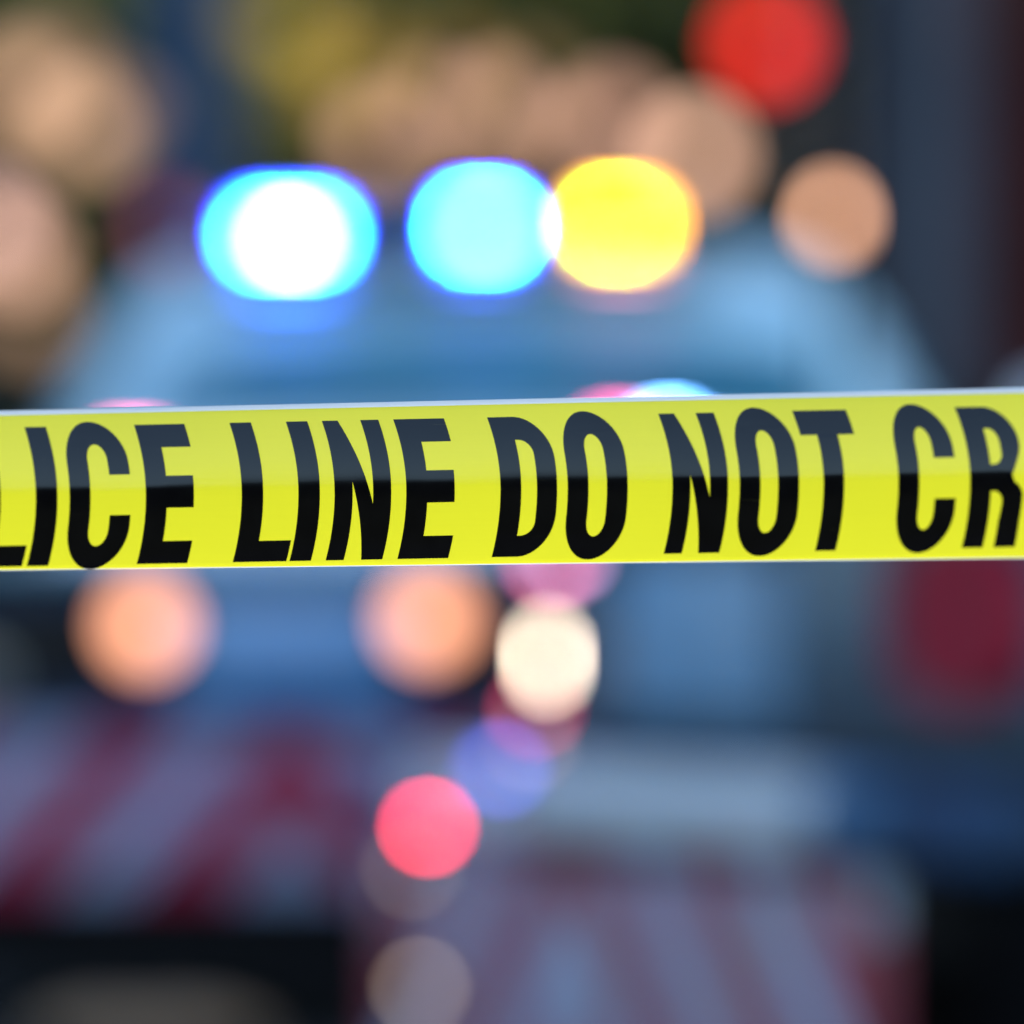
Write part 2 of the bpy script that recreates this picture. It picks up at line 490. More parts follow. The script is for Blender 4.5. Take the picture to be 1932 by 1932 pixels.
# white bollard at the right
q = at(1985, 735, 15)
bl = empty('bollard', (q.x, 15, 0))
tag(bl, 'white round topped bollard behind the right end of the yellow tape', 'bollard')
MB().lathe([(0.055, 0), (0.055, q.z - 0.05), (0.045, q.z - 0.02), (0.02, q.z)], (0, 0, 0), n=24).build('shaft', M['white'], bl)
MB().lathe([(0.058, q.z - 0.25), (0.058, q.z - 0.17)], (0, 0, 0), n=24).build('reflective_band', M['dark_red_lens'], bl)

# ------------------------------------------------------------------ wheels
def wheel(parent, c, r, w, side, hub=M['alloy']):
    """Tyre with a spoked rim; side = +1 / -1 is the outer face along x."""
    ty = MB().lathe([(r * 0.66, -w / 2), (r * 0.9, -w / 2), (r * 0.98, -w * 0.36), (r, -w * 0.2), (r, w * 0.2), (r * 0.98, w * 0.36), (r * 0.9, w / 2), (r * 0.66, w / 2)], c, axis='X', n=40)
    t = ty.build('tyre', M['rubber'], parent)
    rm = MB().lathe([(r * 0.64, 0), (r * 0.64, side * w * 0.42), (r * 0.57, side * w * 0.42), (r * 0.55, side * w * 0.12), (r * 0.2, side * w * 0.2), (r * 0.12, side * w * 0.34)], c, axis='X', n=32)
    for k in range(6):
        a = 2 * pi * k / 6
        rm.box((c[0] + side * w * 0.3, c[1] + cos(a) * r * 0.38, c[2] + sin(a) * r * 0.38), (w * 0.18, r * 0.44, r * 0.12), rot=(a, 0, 0), bev=0.01)
    rm.build('rim', hub, t)
    return t

# ------------------------------------------------------------------ the police vehicle facing us
RX, RY = -0.052, 18.0
suv = empty('police_car', (RX, RY, 0))
tag(suv, 'white police car facing us with flashing blue and amber roof lights', 'police car')
def lower_ring(y, hw, z0, z1, n=48):
    zc, hz = (z0 + z1) / 2, (z1 - z0) / 2
    out = []
    for i in range(n):
        a = 2 * pi * i / n
        out.append((hw * sgnpow(cos(a), 2 / 5), y, zc + hz * sgnpow(sin(a), 2 / 5)))
    return out
st = [(0.0, .76, .40, .82), (.05, .92, .32, .95), (.22, 1.02, .28, 1.05), (.8, 1.05, .26, 1.11), (1.45, 1.06, .26, 1.19), (2.4, 1.07, .26, 1.26),
      (4.2, 1.07, .26, 1.27), (4.85, 1.02, .28, 1.25), (5.02, .92, .36, 1.14)]
b = MB(); b.loft([lower_ring(*s) for s in st]); b.build('body', M['white'], suv, smooth=50)
cab = [(1.16, 1.05, 1.42, 4.98), (1.25, 1.03, 1.62, 4.95), (1.33, 1.005, 1.81, 4.91), (1.40, .975, 1.97, 4.88), (1.475, .935, 2.14, 4.84), (1.53, .90, 2.25, 4.8), (1.58, .86, 2.36, 4.74), (1.63, .80, 2.52, 4.66), (1.68, .69, 2.78, 4.5), (1.71, .54, 3.05, 4.25), (1.725, .28, 3.4, 3.95)]
def cab_at(z):
    for a, c in zip(cab, cab[1:]):
        if a[0] <= z <= c[0]:
            t = (z - a[0]) / (c[0] - a[0])
            return [a[i] + (c[i] - a[i]) * t for i in range(4)]
    return cab[-1]
CN = 5.0
def front_y(x, z):
    _, hw, yf, yr = cab_at(z); c_, h_ = (yf + yr) / 2, (yr - yf) / 2
    return c_ - h_ * max(0.0, 1 - min(1, abs(x / hw)) ** CN) ** (1 / CN)
def rear_y(x, z):
    _, hw, yf, yr = cab_at(z); c_, h_ = (yf + yr) / 2, (yr - yf) / 2
    return c_ + h_ * max(0.0, 1 - min(1, abs(x / hw)) ** CN) ** (1 / CN)
def side_x(y, z):
    _, hw, yf, yr = cab_at(z); c_, h_ = (yf + yr) / 2, (yr - yf) / 2
    return hw * max(0.0, 1 - min(1, abs((y - c_) / h_)) ** CN) ** (1 / CN)
def cab_ring(z, n=96):
    _, hw, yf, yr = cab_at(z); c_, h_ = (yf + yr) / 2, (yr - yf) / 2
    return [(hw * sgnpow(cos(2 * pi * i / n), 2 / CN), c_ + h_ * sgnpow(sin(2 * pi * i / n), 2 / CN), z) for i in range(n)]
b = MB(); b.loft([cab_ring(z) for z in [1.16, 1.2, 1.25, 1.29, 1.33, 1.365, 1.40, 1.44, 1.475, 1.53, 1.58, 1.605, 1.63, 1.66, 1.68, 1.71, 1.725]])
b.build('cabin', mat('cool_white_paint', (0.53, 0.74, 0.78), rough=0.5, coat=0.0, vary=0.05, scale=3), suv, smooth=60)
# windscreen, arched along its upper edge
def z_top(t): return 1.515 - 0.085 * abs(t) ** 2.2
g = []
for i in range(13):
    row = []
    for j in range(33):
        t = -1 + 2 * j / 32
        z = 1.215 + (z_top(t) - 1.215) * i / 12
        hw = cab_at(z)[1] * 0.80
        row.append((t * hw, front_y(t * hw, z) - 0.008, z + 0.004))
    g.append(row)
b = MB(); b.sheet(g, (0, 0.007, 0.002)); b.build('windscreen', M['glass'], suv, smooth=60)
g = [[(t * cab_at(z)[1] * 0.8, rear_y(t * cab_at(z)[1] * 0.8, z) + 0.008, z) for t in [-1 + 2 * j / 16 for j in range(17)]] for z in [1.27 + 0.19 * i / 6 for i in range(7)]]
b = MB(); b.sheet(g, (0, -0.006, 0)); b.build('rear_window', M['glass'], suv)
for s in (-1, 1):
    for (y0, y1) in ((2.25, 3.15), (3.22, 4.1), (4.18, 4.62)):
        g = []
        for i in range(6):
            z = 1.28 + 0.18 * i / 5
            ya = max(y0, cab_at(z)[2] + 0.35 if y0 < 2.3 else y0)
            g.append([(s * (side_x(y, z) + 0.008), y, z) for y in [ya + (y1 - ya) * k / 8 for k in range(9)]])
        b = MB(); b.sheet(g, (-s * 0.006, 0, 0)); b.build('side_window', M['glass'], suv)
    for (y0, y1) in ((1.75, 3.17), (3.2, 4.2)):
        b = MB(); b.box((s * 1.06, (y0 + y1) / 2, 0.82), (0.03, y1 - y0, 0.70), bev=0.03)
        d = b.build('door', M['white'], suv)
        MB().box((s * 1.083, y1 - 0.18, 1.02), (0.03, 0.18, 0.035), bev=0.01).build('handle', M['black'], d)
    b = MB(); b.box((s * 1.13, 1.98, 1.25), (0.18, 0.10, 0.15), bev=0.04); b.box((s * 1.04, 1.99, 1.22), (0.1, 0.05, 0.04))
    b.build('mirror', M['black'], suv)
    b = MB(); b.box((s * 0.70, 0.06, 0.80), (0.34, 0.13, 0.15), bev=0.04); b.build('headlight', M['clear_lens'], suv)
    for yc in (0.92, 4.02):
        wheel(suv, (s * 0.97, yc, 0.36), 0.36, 0.24, s)
        b = MB()
        arc = [(0.435 * cos(a), 0.435 * sin(a)) for a in [R(-5) + R(190) * k / 24 for k in range(25)]]
        inn = [(0.39 * cos(a), 0.39 * sin(a)) for a in [R(185) - R(190) * k / 24 for k in range(25)]]
        b.slab([(s * 1.06, yc + u, 0.36 + v) for u, v in arc + inn], (s * 0.03, 0, 0)); b.build('wheel_arch', M['black'], suv)
b = MB(); b.box((0, 0.0, 0.72), (0.92, 0.08, 0.20), bev=0.03); gr = b.build('grille', M['black'], suv)
b = MB()
for k in range(5): b.box((0, -0.045, 0.65 + k * 0.035), (0.86, 0.012, 0.010))
b.build('grille_bars', M['chrome'], gr)
b = MB(); b.box((0, 0.02, 0.44), (1.66, 0.20, 0.20), bev=0.06); b.build('bumper', M['black'], suv)
b = MB(); b.box((0, -0.09, 0.46), (0.30, 0.012, 0.15), bev=0.004); b.build('number_plate', M['white'], suv)
for s in (-1, 1):
    b = MB(); b.tube([(s * 0.10, 1.50, 1.235), (s * 0.10 + 0.55 * s, 1.66, 1.275)], 0.010, n=8); b.build('wiper', M['black'], suv)

# the roof bar
LD = 20.5
def rel(px, py, D): 
    v = at(px, py, D); return (v.x - RX, v.y - RY, v.z)
xa, xb = rel(395, 445, LD)[0], rel(1345, 445, LD)[0]
zc = 1.71
bar = MB().box(((xa + xb) / 2, 2.49, zc - 0.046), (xb - xa, 0.38, 0.05), bev=0.012).build('roof_light_bar', M['black'], suv)
b = MB(); b.box(((xa + xb) / 2, 2.56, zc + 0.048), (xb - xa - 0.02, 0.22, 0.018), bev=0.01)
b.box(((xa + xb) / 2, 2.585, zc + 0.01), (xb - xa - 0.04, 0.12, 0.08), bev=0.01)
for xx in (xa + 0.012, xb - 0.012): b.box((xx, 2.55, zc + 0.01), (0.03, 0.2, 0.07), bev=0.008)
b.build('cover', mat('smoked_lens', (0.03, 0.03, 0.035), rough=0.2), bar)
for s in (-0.46, 0.46): MB().box(((xa + xb) / 2 + s, 2.55, 1.605), (0.07, 0.16, 0.14), bev=0.01).build('mounting_foot', M['black'], bar)
kpx = 0.12 * LD / 1932
disc_px = pi / 4 * (71.4 * (1 - 4.1 / LD) / 490 * 1932) ** 2
def module(px, py, w, h, key, rgb, peak, proud=0.0, parent=bar):
    """One lamp of the bar: w, h in photograph pixels, peak = brightness of its blurred disc."""
    x, y, z = rel(px, py, LD)
    k = peak * max(1.0, disc_px / (w * h))
    MB().box((x, 2.46 - proud, z), (w * kpx, 0.03, h * kpx), bev=0.006).build('lamp', lamp_mat('lamp_' + key, rgb, k), parent)
module(545, 448, 124, 36, 'blue_a', (0.28, 12.0, 40.0), 0.85)
module(548, 457, 30, 24, 'blue_core', (1.0, 1.05, 1.1), 1.1, proud=0.03)
module(892, 431, 34, 32, 'blue_b', (0.15, 8.0, 24.0), 0.7)
module(930, 431, 32, 32, 'blue_c', (0.22, 8.0, 24.0), 0.7)
module(1162, 424, 44, 24, 'yellow_core', (0.45, 3.2, 0.0), 1.9, proud=0.03)
module(1170, 424, 108, 40, 'amber', (1.0, 0.55, 0.0), 0.25)
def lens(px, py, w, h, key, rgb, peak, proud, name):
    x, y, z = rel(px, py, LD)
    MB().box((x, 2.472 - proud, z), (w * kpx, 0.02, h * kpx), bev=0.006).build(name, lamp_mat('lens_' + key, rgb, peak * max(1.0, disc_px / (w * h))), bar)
def fringe_frame(px, py, w, h, th, key, rgb, peak):
    """The glowing rim of a lamp's coloured lens."""
    x, y, z = rel(px, py, LD)
    mb = MB()
    for s in (-1, 1):
        mb.box((x + s * (w - th) / 2 * kpx, 2.44, z), (th * kpx, 0.012, h * kpx))
        mb.box((x, 2.44, z + s * (h - th) / 2 * kpx), ((w - 2 * th) * kpx, 0.012, th * kpx))
    mb.build('lens_rim', lamp_mat('rim_' + key, rgb, peak * disc_px / (th * h)), bar, smooth=0)
fringe_frame(545, 448, 146, 58, 10, 'blue_a', (0.02, 0.026, 1.0), 1.3)
fringe_frame(911, 431, 88, 54, 10, 'blue_b', (0.02, 0.026, 1.0), 1.3)
fringe_frame(1170, 424, 106, 52, 12, 'amber', (1.0, 0.32, 0.0), 0.5)
lens(552, 522, 130, 16, 'glow_a', (0.03, 0.13, 1.0), 0.75, 0.186, 'roof_glow_strip')  # added strips stand in for the lamps' glow on the roof
lens(905, 492, 90, 14, 'glow_b', (0.06, 0.10, 1.0), 0.28, 0.186, 'roof_glow_strip')
lens(1170, 488, 120, 14, 'glow_c', (0.9, 0.22, 0.30), 0.22, 0.186, 'roof_glow_strip')
# small lamps on the bonnet
def pod(px, py, w, h, key, rgb, peak):
    v = at(px, py, 19.0); x, z = v.x - RX, v.z
    kp = 0.12 * 19 / 1932
    k = peak * max(1.0, disc_px / (w * h))
    o = MB().box((x, 1.0, z), (w * kp, 0.03, h * kp), bev=0.006).build('bonnet_lamp', lamp_mat('lamp_' + key, rgb, k), suv)
    b = MB(); b.box((x, 1.035, z - 0.02), (w * kp + 0.02, 0.03, h * kp + 0.03), bev=0.006)
    b.box((x, 1.05, (1.08 + z) / 2), (0.03, 0.03, z - 1.08), bev=0.004)
    b.build('housing', M['black'], o)
pod(250, 866, 92, 24, 'pod_red', (1.0, 0.12, 0.26), 1.5)
pod(1165, 836, 64, 24, 'pod_pink', (1.0, 0.09, 0.28), 0.9)
pod(1262, 834, 60, 30, 'pod_blue', (0.55, 1.6, 4.0), 1.0)

# ------------------------------------------------------------------ chevron stripes
def chevron_mat(name, cx, width, slope, red, white, phase=0.0):
    m = bpy.data.materials.new(name); m.use_nodes = True
    nt = m.node_tree; bs = nt.nodes['Principled BSDF']
    bs.inputs['Roughness'].default_value = 0.45
    bs.inputs['Specular IOR Level'].default_value = 0.2
    tc = nt.nodes.new('ShaderNodeTexCoord'); sp = nt.nodes.new('ShaderNodeSeparateXYZ')
    nt.links.new(tc.outputs['Object'], sp.inputs[0])
    def op(o, a, bb=None):
        n = nt.nodes.new('ShaderNodeMath'); n.operation = o
        for i, q in enumerate((a, bb)):
            if q is None: continue
            if isinstance(q, (int, float)): n.inputs[i].default_value = q
            else: nt.links.new(q, n.inputs[i])
        return n.outputs[0]
    ax = op('ABSOLUTE', op('SUBTRACT', sp.outputs['X'], cx))
    v = op('ADD', op('MULTIPLY', ax, slope), sp.outputs['Z'])
    fr = op('FRACT', op('ADD', op('DIVIDE', v, width), phase + 10))
    gt = op('GREATER_THAN', fr, 0.45)
    nz = nt.nodes.new('ShaderNodeTexNoise'); nz.inputs['Scale'].default_value = 9
    nt.links.new(tc.outputs['Object'], nz.inputs['Vector'])
    mx = nt.nodes.new('ShaderNodeMix'); mx.data_type = 'RGBA'
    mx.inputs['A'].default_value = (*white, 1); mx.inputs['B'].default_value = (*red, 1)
    nt.links.new(gt, mx.inputs['Factor'])
    d = nt.nodes.new('ShaderNodeMix'); d.data_type = 'RGBA'; d.blend_type = 'MULTIPLY'
    d.inputs['Factor'].default_value = 0.35
    nt.links.new(mx.outputs['Result'], d.inputs['A']); nt.links.new(nz.outputs['Color'], d.inputs['B'])
    nt.links.new(d.outputs['Result'], bs.inputs['Base Color'])
    return m

# ------------------------------------------------------------------ equipment trailer, rear face towards us
TD = 16.5
tx = at(545, 966, TD).x
tr = empty('equipment_trailer', (tx, TD, 0))
tag(tr, 'low dark trailer with two glowing peach lamps above a red and white chevron board', 'trailer')
b = MB(); b.box((0, 0.85, 0.66), (1.9, 1.64, 0.62), bev=0.03); b.build('body', M['navy'], tr)
b = MB(); b.box((0, 0.86, 0.98), (1.94, 1.7, 0.035), bev=0.012); b.build('lid', mat('teal_grey_lid', (0.10, 0.24, 0.30), rough=0.35, coat=0.3), tr)
b = MB(); b.box((0, 0.0, 0.795), (0.48, 0.05, 0.21), bev=0.012); b.build('rear_panel', M['blue'], tr)
for s in (-1, 1):
    b = MB(); b.box((s * 0.62, 0.005, 0.80), (0.55, 0.05, 0.22), bev=0.012); hb_ = b.build('locker_door', M['black'], tr)
    MB().box((s * 0.62, -0.03, 0.74), (0.12, 0.02, 0.03), bev=0.005).build('handle', M['steel'], hb_)
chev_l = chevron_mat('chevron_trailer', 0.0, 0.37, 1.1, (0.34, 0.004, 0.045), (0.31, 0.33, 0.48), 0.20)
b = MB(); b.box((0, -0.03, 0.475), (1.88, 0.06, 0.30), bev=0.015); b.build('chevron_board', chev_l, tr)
for (px, py) in ((278, 1180), (808, 1168)):
    v = at(px, py, TD)
    lp = MB().lathe([(0.056, -0.06), (0.052, -0.09), (0.03, -0.105), (0.006, -0.11)], (v.x - tx, 0, v.z), axis='Y', n=32).build('warning_lamp', lamp_mat('warning_glow', (1.0, 0.38, 0.20), 3.9), tr)
    MB().lathe([(0.068, 0.0), (0.070, -0.05), (0.064, -0.065), (0.058, -0.062)], (v.x - tx, 0, v.z), axis='Y', n=32).build('lamp_ring', M['black'], lp)
b = MB(); b.box((0, 0.02, 0.225), (1.86, 0.012, 0.19), bev=0.003); b.build('shade_flap', M['rubber'], tr)  # dark sheet hung to make the shade under the trailer
b = MB(); b.box((0.09, 0.06, 0.16), (0.26, 0.03, 0.22), bev=0.004); b.build('mudflap', M['rubber'], tr)
b = MB(); b.box((-0.55, 0.85, 0.315), (0.08, 1.6, 0.08)); b.box((0.55, 0.85, 0.315), (0.08, 1.6, 0.08)); b.box((0, 0.85, 0.30), (1.6, 0.07, 0.07))
b.tube([(0, 1.5, 0.33), (0, 2.3, 0.38)], 0.04); b.tube([(0, 2.15, 0.0), (0, 2.15, 0.42)], 0.03)
b.build('chassis', M['black'], tr)
for s in (-1, 1):
    wheel(tr, (s * 0.84, 0.85, 0.26), 0.26, 0.17, s, M['steel'])

q = at(285, 1930, 16.25)
sb = MB()  # bag added in place of lit tan ground under the trailer
rings = []
for k in range(15):
    t = -1 + 2 * k / 14
    r = (1 - abs(t) ** 3.2) ** 0.5 if abs(t) < 1 else 0.02
    r = max(r, 0.25)
    rings.append([(t * 0.21, 0.12 * r * sgnpow(cos(2 * pi * i / 24), 0.8) + 0.008 * sin(9 * t), 0.050 + 0.048 * r * sgnpow(sin(2 * pi * i / 24), 0.8) + 0.004 * sin(7 * t + i)) for i in range(24)])
sb.loft(rings)
so = sb.build('sandbag', mat('tan_canvas', (0.34, 0.21, 0.12), rough=0.9, vary=0.25, scale=18, bump=0.3), smooth=60, loc=(q.x, 16.22, 0))
tag(so, 'tan canvas sandbag added for the lit ground below the trailer chevrons', 'sandbag')

# ------------------------------------------------------------------ compact utility truck, seen from behind at an angle
P0 = Vector((0.0, 13.6, 0)); F = Vector((0.53, -0.848, 0)); NB = Vector((0.848, 0.53, 0))
W = 1.45
rt = P0 + F * (W / 2)
tk = empty('utility_truck', rt, math.atan2(F.y, F.x))
tag(tk, 'dark blue utility truck with a white rear bumper over red and white chevrons', 'truck')
hx = W / 2
b = MB()
b.box((0, 0.04, 0.90), (W - 0.02, 0.05, 0.42), bev=0.012)
tg = b.build('tailgate', mat('slate_blue_paint', (0.026, 0.056, 0.09), rough=0.4, spec=0.2, coat=0.0, alt=(0.016, 0.03, 0.045), scale=2.2), tk)
b = MB(); b.box((0.02, 0.005, 1.06), (0.22, 0.03, 0.05), bev=0.008); b.build('handle', M['black'], tg)
reflect_blue = mat('blue_reflection_paint', (0.10, 0.27, 0.44), rough=0.35, vary=0.4, scale=6)  # tailgate plates added to paint its reflections in lighter blue
b = MB(); b.box((-0.20, 0.012, 0.86), (0.46, 0.03, 0.26), bev=0.02); b.build('panel', reflect_blue, tg)
b = MB(); b.box((0.19, 0.012, 0.93), (0.19, 0.03, 0.22), bev=0.02); b.build('panel', mat('grey_reflection_paint', (0.05, 0.12, 0.18), rough=0.35, vary=0.3, scale=6), tg)
b = MB()
for s in (-1, 1): b.box((s * (hx - 0.03), 1.05, 0.90), (0.06, 1.95, 0.42), bev=0.012)
b.box((0, 2.0, 0.90), (W, 0.05, 0.42), bev=0.012); b.box((0, 1.0, 0.70), (W - 0.13, 1.9, 0.05))
b.build('load_bed', M['navy'], tk)
b = MB()
pr = [(2.06, 0.42), (2.06, 1.0), (2.10, 1.55), (2.2, 1.70), (2.9, 1.72), (3.12, 1.66), (3.42, 1.02), (3.5, 0.85), (3.52, 0.42)]
b.slab([(-hx, y, z) for y, z in pr], (W, 0, 0))
b.build('cab', M['navy'], tk, smooth=40)
b = MB(); b.slab([(-0.6, 2.083, 1.08), (0.6, 2.083, 1.08), (0.56, 2.095, 1.48), (-0.56, 2.095, 1.48)], (0, -0.03, 0)); b.build('rear_window', M['glass'], tk)
b = MB(); b.slab([(-0.62, 3.12, 1.60), (0.62, 3.12, 1.60), (0.66, 3.40, 1.08), (-0.66, 3.40, 1.08)], (0, 0.05, 0.03)); b.build('windscreen', M['glass'], tk)
for s in (-1, 1):
    b = MB(); b.slab([(s * hx, 2.25, 1.08), (s * hx, 3.28, 1.08), (s * hx, 3.06, 1.55), (s * hx, 2.28, 1.58)], (s * 0.008, 0, 0)); b.build('side_window', M['glass'], tk)
    for yc in (0.62, 2.85): wheel(tk, (s * (hx - 0.10), yc, 0.28), 0.28, 0.17, s, M['steel'])
    b = MB(); b.box((s * (hx + 0.09), 3.2, 1.25), (0.14, 0.05, 0.22), bev=0.02); b.box((s * (hx + 0.01), 3.2, 1.3), (0.1, 0.03, 0.03)); b.build('mirror', M['black'], tk)
    b = MB(); b.box((s * 0.52, 3.53, 0.72), (0.22, 0.05, 0.14), bev=0.03); b.build('headlight', M['clear_lens'], tk)
b = MB()
for s in (-1, 1): b.box((s * 0.38, 1.6, 0.44), (0.07, 3.4, 0.10))
for yc in (0.62, 2.85): b.tube([(-hx + 0.12, yc, 0.28), (hx - 0.12, yc, 0.28)], 0.045)
for s in (-1, 1): b.box((s * 0.38, -0.06, 0.56), (0.06, 0.28, 0.10))
b.box((0, 0.25, 0.60), (W - 0.1, 0.3, 0.16)); b.build('chassis', M['black'], tk)
b = MB(); b.box((-0.03, -0.24, 0.612), (W - 0.34, 0.10, 0.108), bev=0.035); bmp = b.build('bumper', mat('grey_white_paint', (0.50, 0.53, 0.56), rough=0.4, spec=0.3, vary=0.1), tk, smooth=50)
for s in (-1, 1):
    b = MB(); b.box((-0.03 + s * (W / 2 - 0.105), -0.232, 0.612), (0.15, 0.10, 0.102), bev=0.035); b.build('fade_cap', mat('mid_blue_plastic', (0.06, 0.14, 0.25), rough=0.5, spec=0.15), bmp, smooth=50)  # blue caps put the bumper's shaded falloff into colour
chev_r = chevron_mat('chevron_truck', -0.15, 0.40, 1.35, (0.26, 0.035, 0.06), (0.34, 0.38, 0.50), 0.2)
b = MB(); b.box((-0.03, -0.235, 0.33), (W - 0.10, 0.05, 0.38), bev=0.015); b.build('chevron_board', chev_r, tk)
b = MB(); b.box((hx + 0.10, -0.225, 0.605), (0.24, 0.10, 0.12), bev=0.03); b.box((hx + 0.02, -0.1, 0.60), (0.05, 0.22, 0.06)); b.build('fade_step', mat('deep_blue_plastic', (0.012, 0.042, 0.10), rough=0.5, spec=0.15), tk, smooth=50)  # step added to carry the bumper's shaded fade further right
for s in (-1, 1):
    b = MB(); b.box((s * (hx - 0.20), 0.12, 0.37), (0.42, 0.012, 0.50), bev=0.004); b.build('mudflap', M['rubber'], tk)
# tail lamp, unlit, by the right corner
b = MB(); b.slab([(hx - 0.175 + 0.165 * sgnpow(cos(2 * pi * k / 40), 0.75), -0.035, 0.90 + 0.135 * sgnpow(sin(2 * pi * k / 40), 0.75)) for k in range(40)], (0, 0.05, 0))
b.build('tail_lamp', M['dark_red_lens'], tk)
inv = Matrix.Rotation(-math.atan2(F.y, F.x), 4, 'Z')
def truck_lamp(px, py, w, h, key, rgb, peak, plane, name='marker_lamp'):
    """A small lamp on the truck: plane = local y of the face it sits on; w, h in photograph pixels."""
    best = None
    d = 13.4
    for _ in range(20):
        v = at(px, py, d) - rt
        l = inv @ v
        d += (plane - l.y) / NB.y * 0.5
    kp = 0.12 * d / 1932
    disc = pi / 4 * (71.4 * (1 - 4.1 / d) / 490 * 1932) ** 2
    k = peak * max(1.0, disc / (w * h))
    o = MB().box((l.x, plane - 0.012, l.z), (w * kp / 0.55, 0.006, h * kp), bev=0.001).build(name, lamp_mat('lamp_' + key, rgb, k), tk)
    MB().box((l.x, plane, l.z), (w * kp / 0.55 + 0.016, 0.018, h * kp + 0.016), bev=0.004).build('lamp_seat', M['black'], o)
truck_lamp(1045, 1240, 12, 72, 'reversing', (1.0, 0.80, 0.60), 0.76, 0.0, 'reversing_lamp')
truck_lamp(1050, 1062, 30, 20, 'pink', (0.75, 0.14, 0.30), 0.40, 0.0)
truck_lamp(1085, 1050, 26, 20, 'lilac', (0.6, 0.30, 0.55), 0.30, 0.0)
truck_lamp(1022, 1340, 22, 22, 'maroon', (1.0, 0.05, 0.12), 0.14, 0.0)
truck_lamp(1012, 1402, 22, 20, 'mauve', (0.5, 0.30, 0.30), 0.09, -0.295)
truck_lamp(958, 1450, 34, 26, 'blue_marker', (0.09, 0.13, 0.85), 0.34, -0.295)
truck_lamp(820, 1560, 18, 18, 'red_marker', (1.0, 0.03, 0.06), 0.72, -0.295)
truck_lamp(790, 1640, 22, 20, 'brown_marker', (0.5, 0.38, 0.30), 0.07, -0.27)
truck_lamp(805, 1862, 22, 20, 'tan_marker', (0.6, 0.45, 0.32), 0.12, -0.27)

# ------------------------------------------------------------------ the yellow tape
def depth(m): return 4.067 / (1 + 0.53 * m)          # distance of the tape along a view ray, m = x / y
def line_y(X): return 4.067 - 0.53 * X
def z_edges(X):
    t = (X + 0.252) / 0.4885
    return 1.09998 + 0.00757 * t, 1.0211 + 0.0075 * t
TH = 0.0789
NV = 60
def slope_deg(v):
    if v < 0.52:
        a = 5.0 * min(1, (0.52 - v) / 0.025) + 10 * max(0, (0.495 - v) / 0.44)
        if v < 0.055: a += 20 * ((0.055 - v) / 0.055) ** 1.2
    else:
        a = -9 * ((v - 0.52) / 0.48)
        if v > 0.965: a -= 30 * ((v - 0.965) / 0.035)
    return a
_b = [0.0] * 401
for i in range(1, 401):
    _b[i] = _b[i - 1] + math.tan(R(slope_deg((i - 0.5) / 400))) * TH / 400
_b0 = _b[208]
def bulge(v):
    v = min(1, max(0, v)); f = v * 400; i = min(399, int(f))
    return _b0 - (_b[i] + (_b[i + 1] - _b[i]) * (f - i))   # behind the middle line towards both edges
TN = Vector((-0.53, -1.0, 0)).normalized()             # face of the tape
def tape_point(X, v, lift=0.0):
    zt, zb = z_edges(X)
    ripple = 0.0012 * sin(X * 9 + 1) + 0.0006 * sin(X * 23) + (v - 0.5) * (0.0009 * sin(X * 17 + 2) + 0.0005 * sin(X * 41) + 0.0003 * sin(X * 83 + 1))
    # lift follows the local normal
    a = R(slope_deg(v))
    n = Vector((TN.x * cos(a), TN.y * cos(a), sin(a)))
    p = Vector((X, line_y(X), zt + v * (zb - zt))) + Vector((0, 1, 0)) * (bulge(v) + ripple)
    return p + n * lift
X0, X1 = -1.75, 1.62
yellow = bpy.data.materials.new('yellow_tape_film'); yellow.use_nodes = True
nt = yellow.node_tree; bs = nt.nodes['Principled BSDF']
bs.inputs['Base Color'].default_value = (0.80, 0.80, 0.012, 1)
bs.inputs['Roughness'].default_value = 0.16
bs.inputs['IOR'].default_value = 1.55
bs.inputs['Specular IOR Level'].default_value = 0.7
tc = nt.nodes.new('ShaderNodeTexCoord')
mp = nt.nodes.new('ShaderNodeMapping'); mp.inputs['Scale'].default_value = (3, 3, 160)
nz = nt.nodes.new('ShaderNodeTexNoise'); nz.inputs['Scale'].default_value = 6; nz.inputs['Detail'].default_value = 4
nt.links.new(tc.outputs['Object'], mp.inputs['Vector']); nt.links.new(mp.outputs['Vector'], nz.inputs['Vector'])
cr = nt.nodes.new('ShaderNodeMix'); cr.data_type = 'RGBA'
cr.inputs['A'].default_value = (0.77, 0.715, 0.022, 1); cr.inputs['B'].default_value = (0.70, 0.655, 0.02, 1)
tl = nt.nodes.new('ShaderNodeBsdfTranslucent'); tl.inputs['Color'].default_value = (0.80, 0.735, 0.022, 1)
mxs = nt.nodes.new('ShaderNodeMixShader'); mxs.inputs[0].default_value = 0.55
nt.links.new(bs.outputs[0], mxs.inputs[1]); nt.links.new(tl.outputs[0], mxs.inputs[2])
nt.links.new(mxs.outputs[0], nt.nodes['Material Output'].inputs['Surface'])
nt.links.new(nz.outputs['Fac'], cr.inputs['Factor']); nt.links.new(cr.outputs['Result'], bs.inputs['Base Color'])
bpn = nt.nodes.new('ShaderNodeBump'); bpn.inputs['Strength'].default_value = 0.05; bpn.inputs['Distance'].default_value = 0.001
nt.links.new(nz.outputs['Fac'], bpn.inputs['Height']); nt.links.new(bpn.outputs['Normal'], bs.inputs['Normal'])
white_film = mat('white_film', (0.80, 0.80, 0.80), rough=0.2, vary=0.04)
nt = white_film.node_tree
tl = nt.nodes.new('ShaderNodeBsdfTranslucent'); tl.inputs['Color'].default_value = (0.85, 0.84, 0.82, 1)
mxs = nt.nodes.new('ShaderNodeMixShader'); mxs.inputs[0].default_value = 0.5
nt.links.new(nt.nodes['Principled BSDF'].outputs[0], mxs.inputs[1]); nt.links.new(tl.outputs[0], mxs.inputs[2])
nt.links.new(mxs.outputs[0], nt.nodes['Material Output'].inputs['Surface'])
b = MB()
nxs = 240
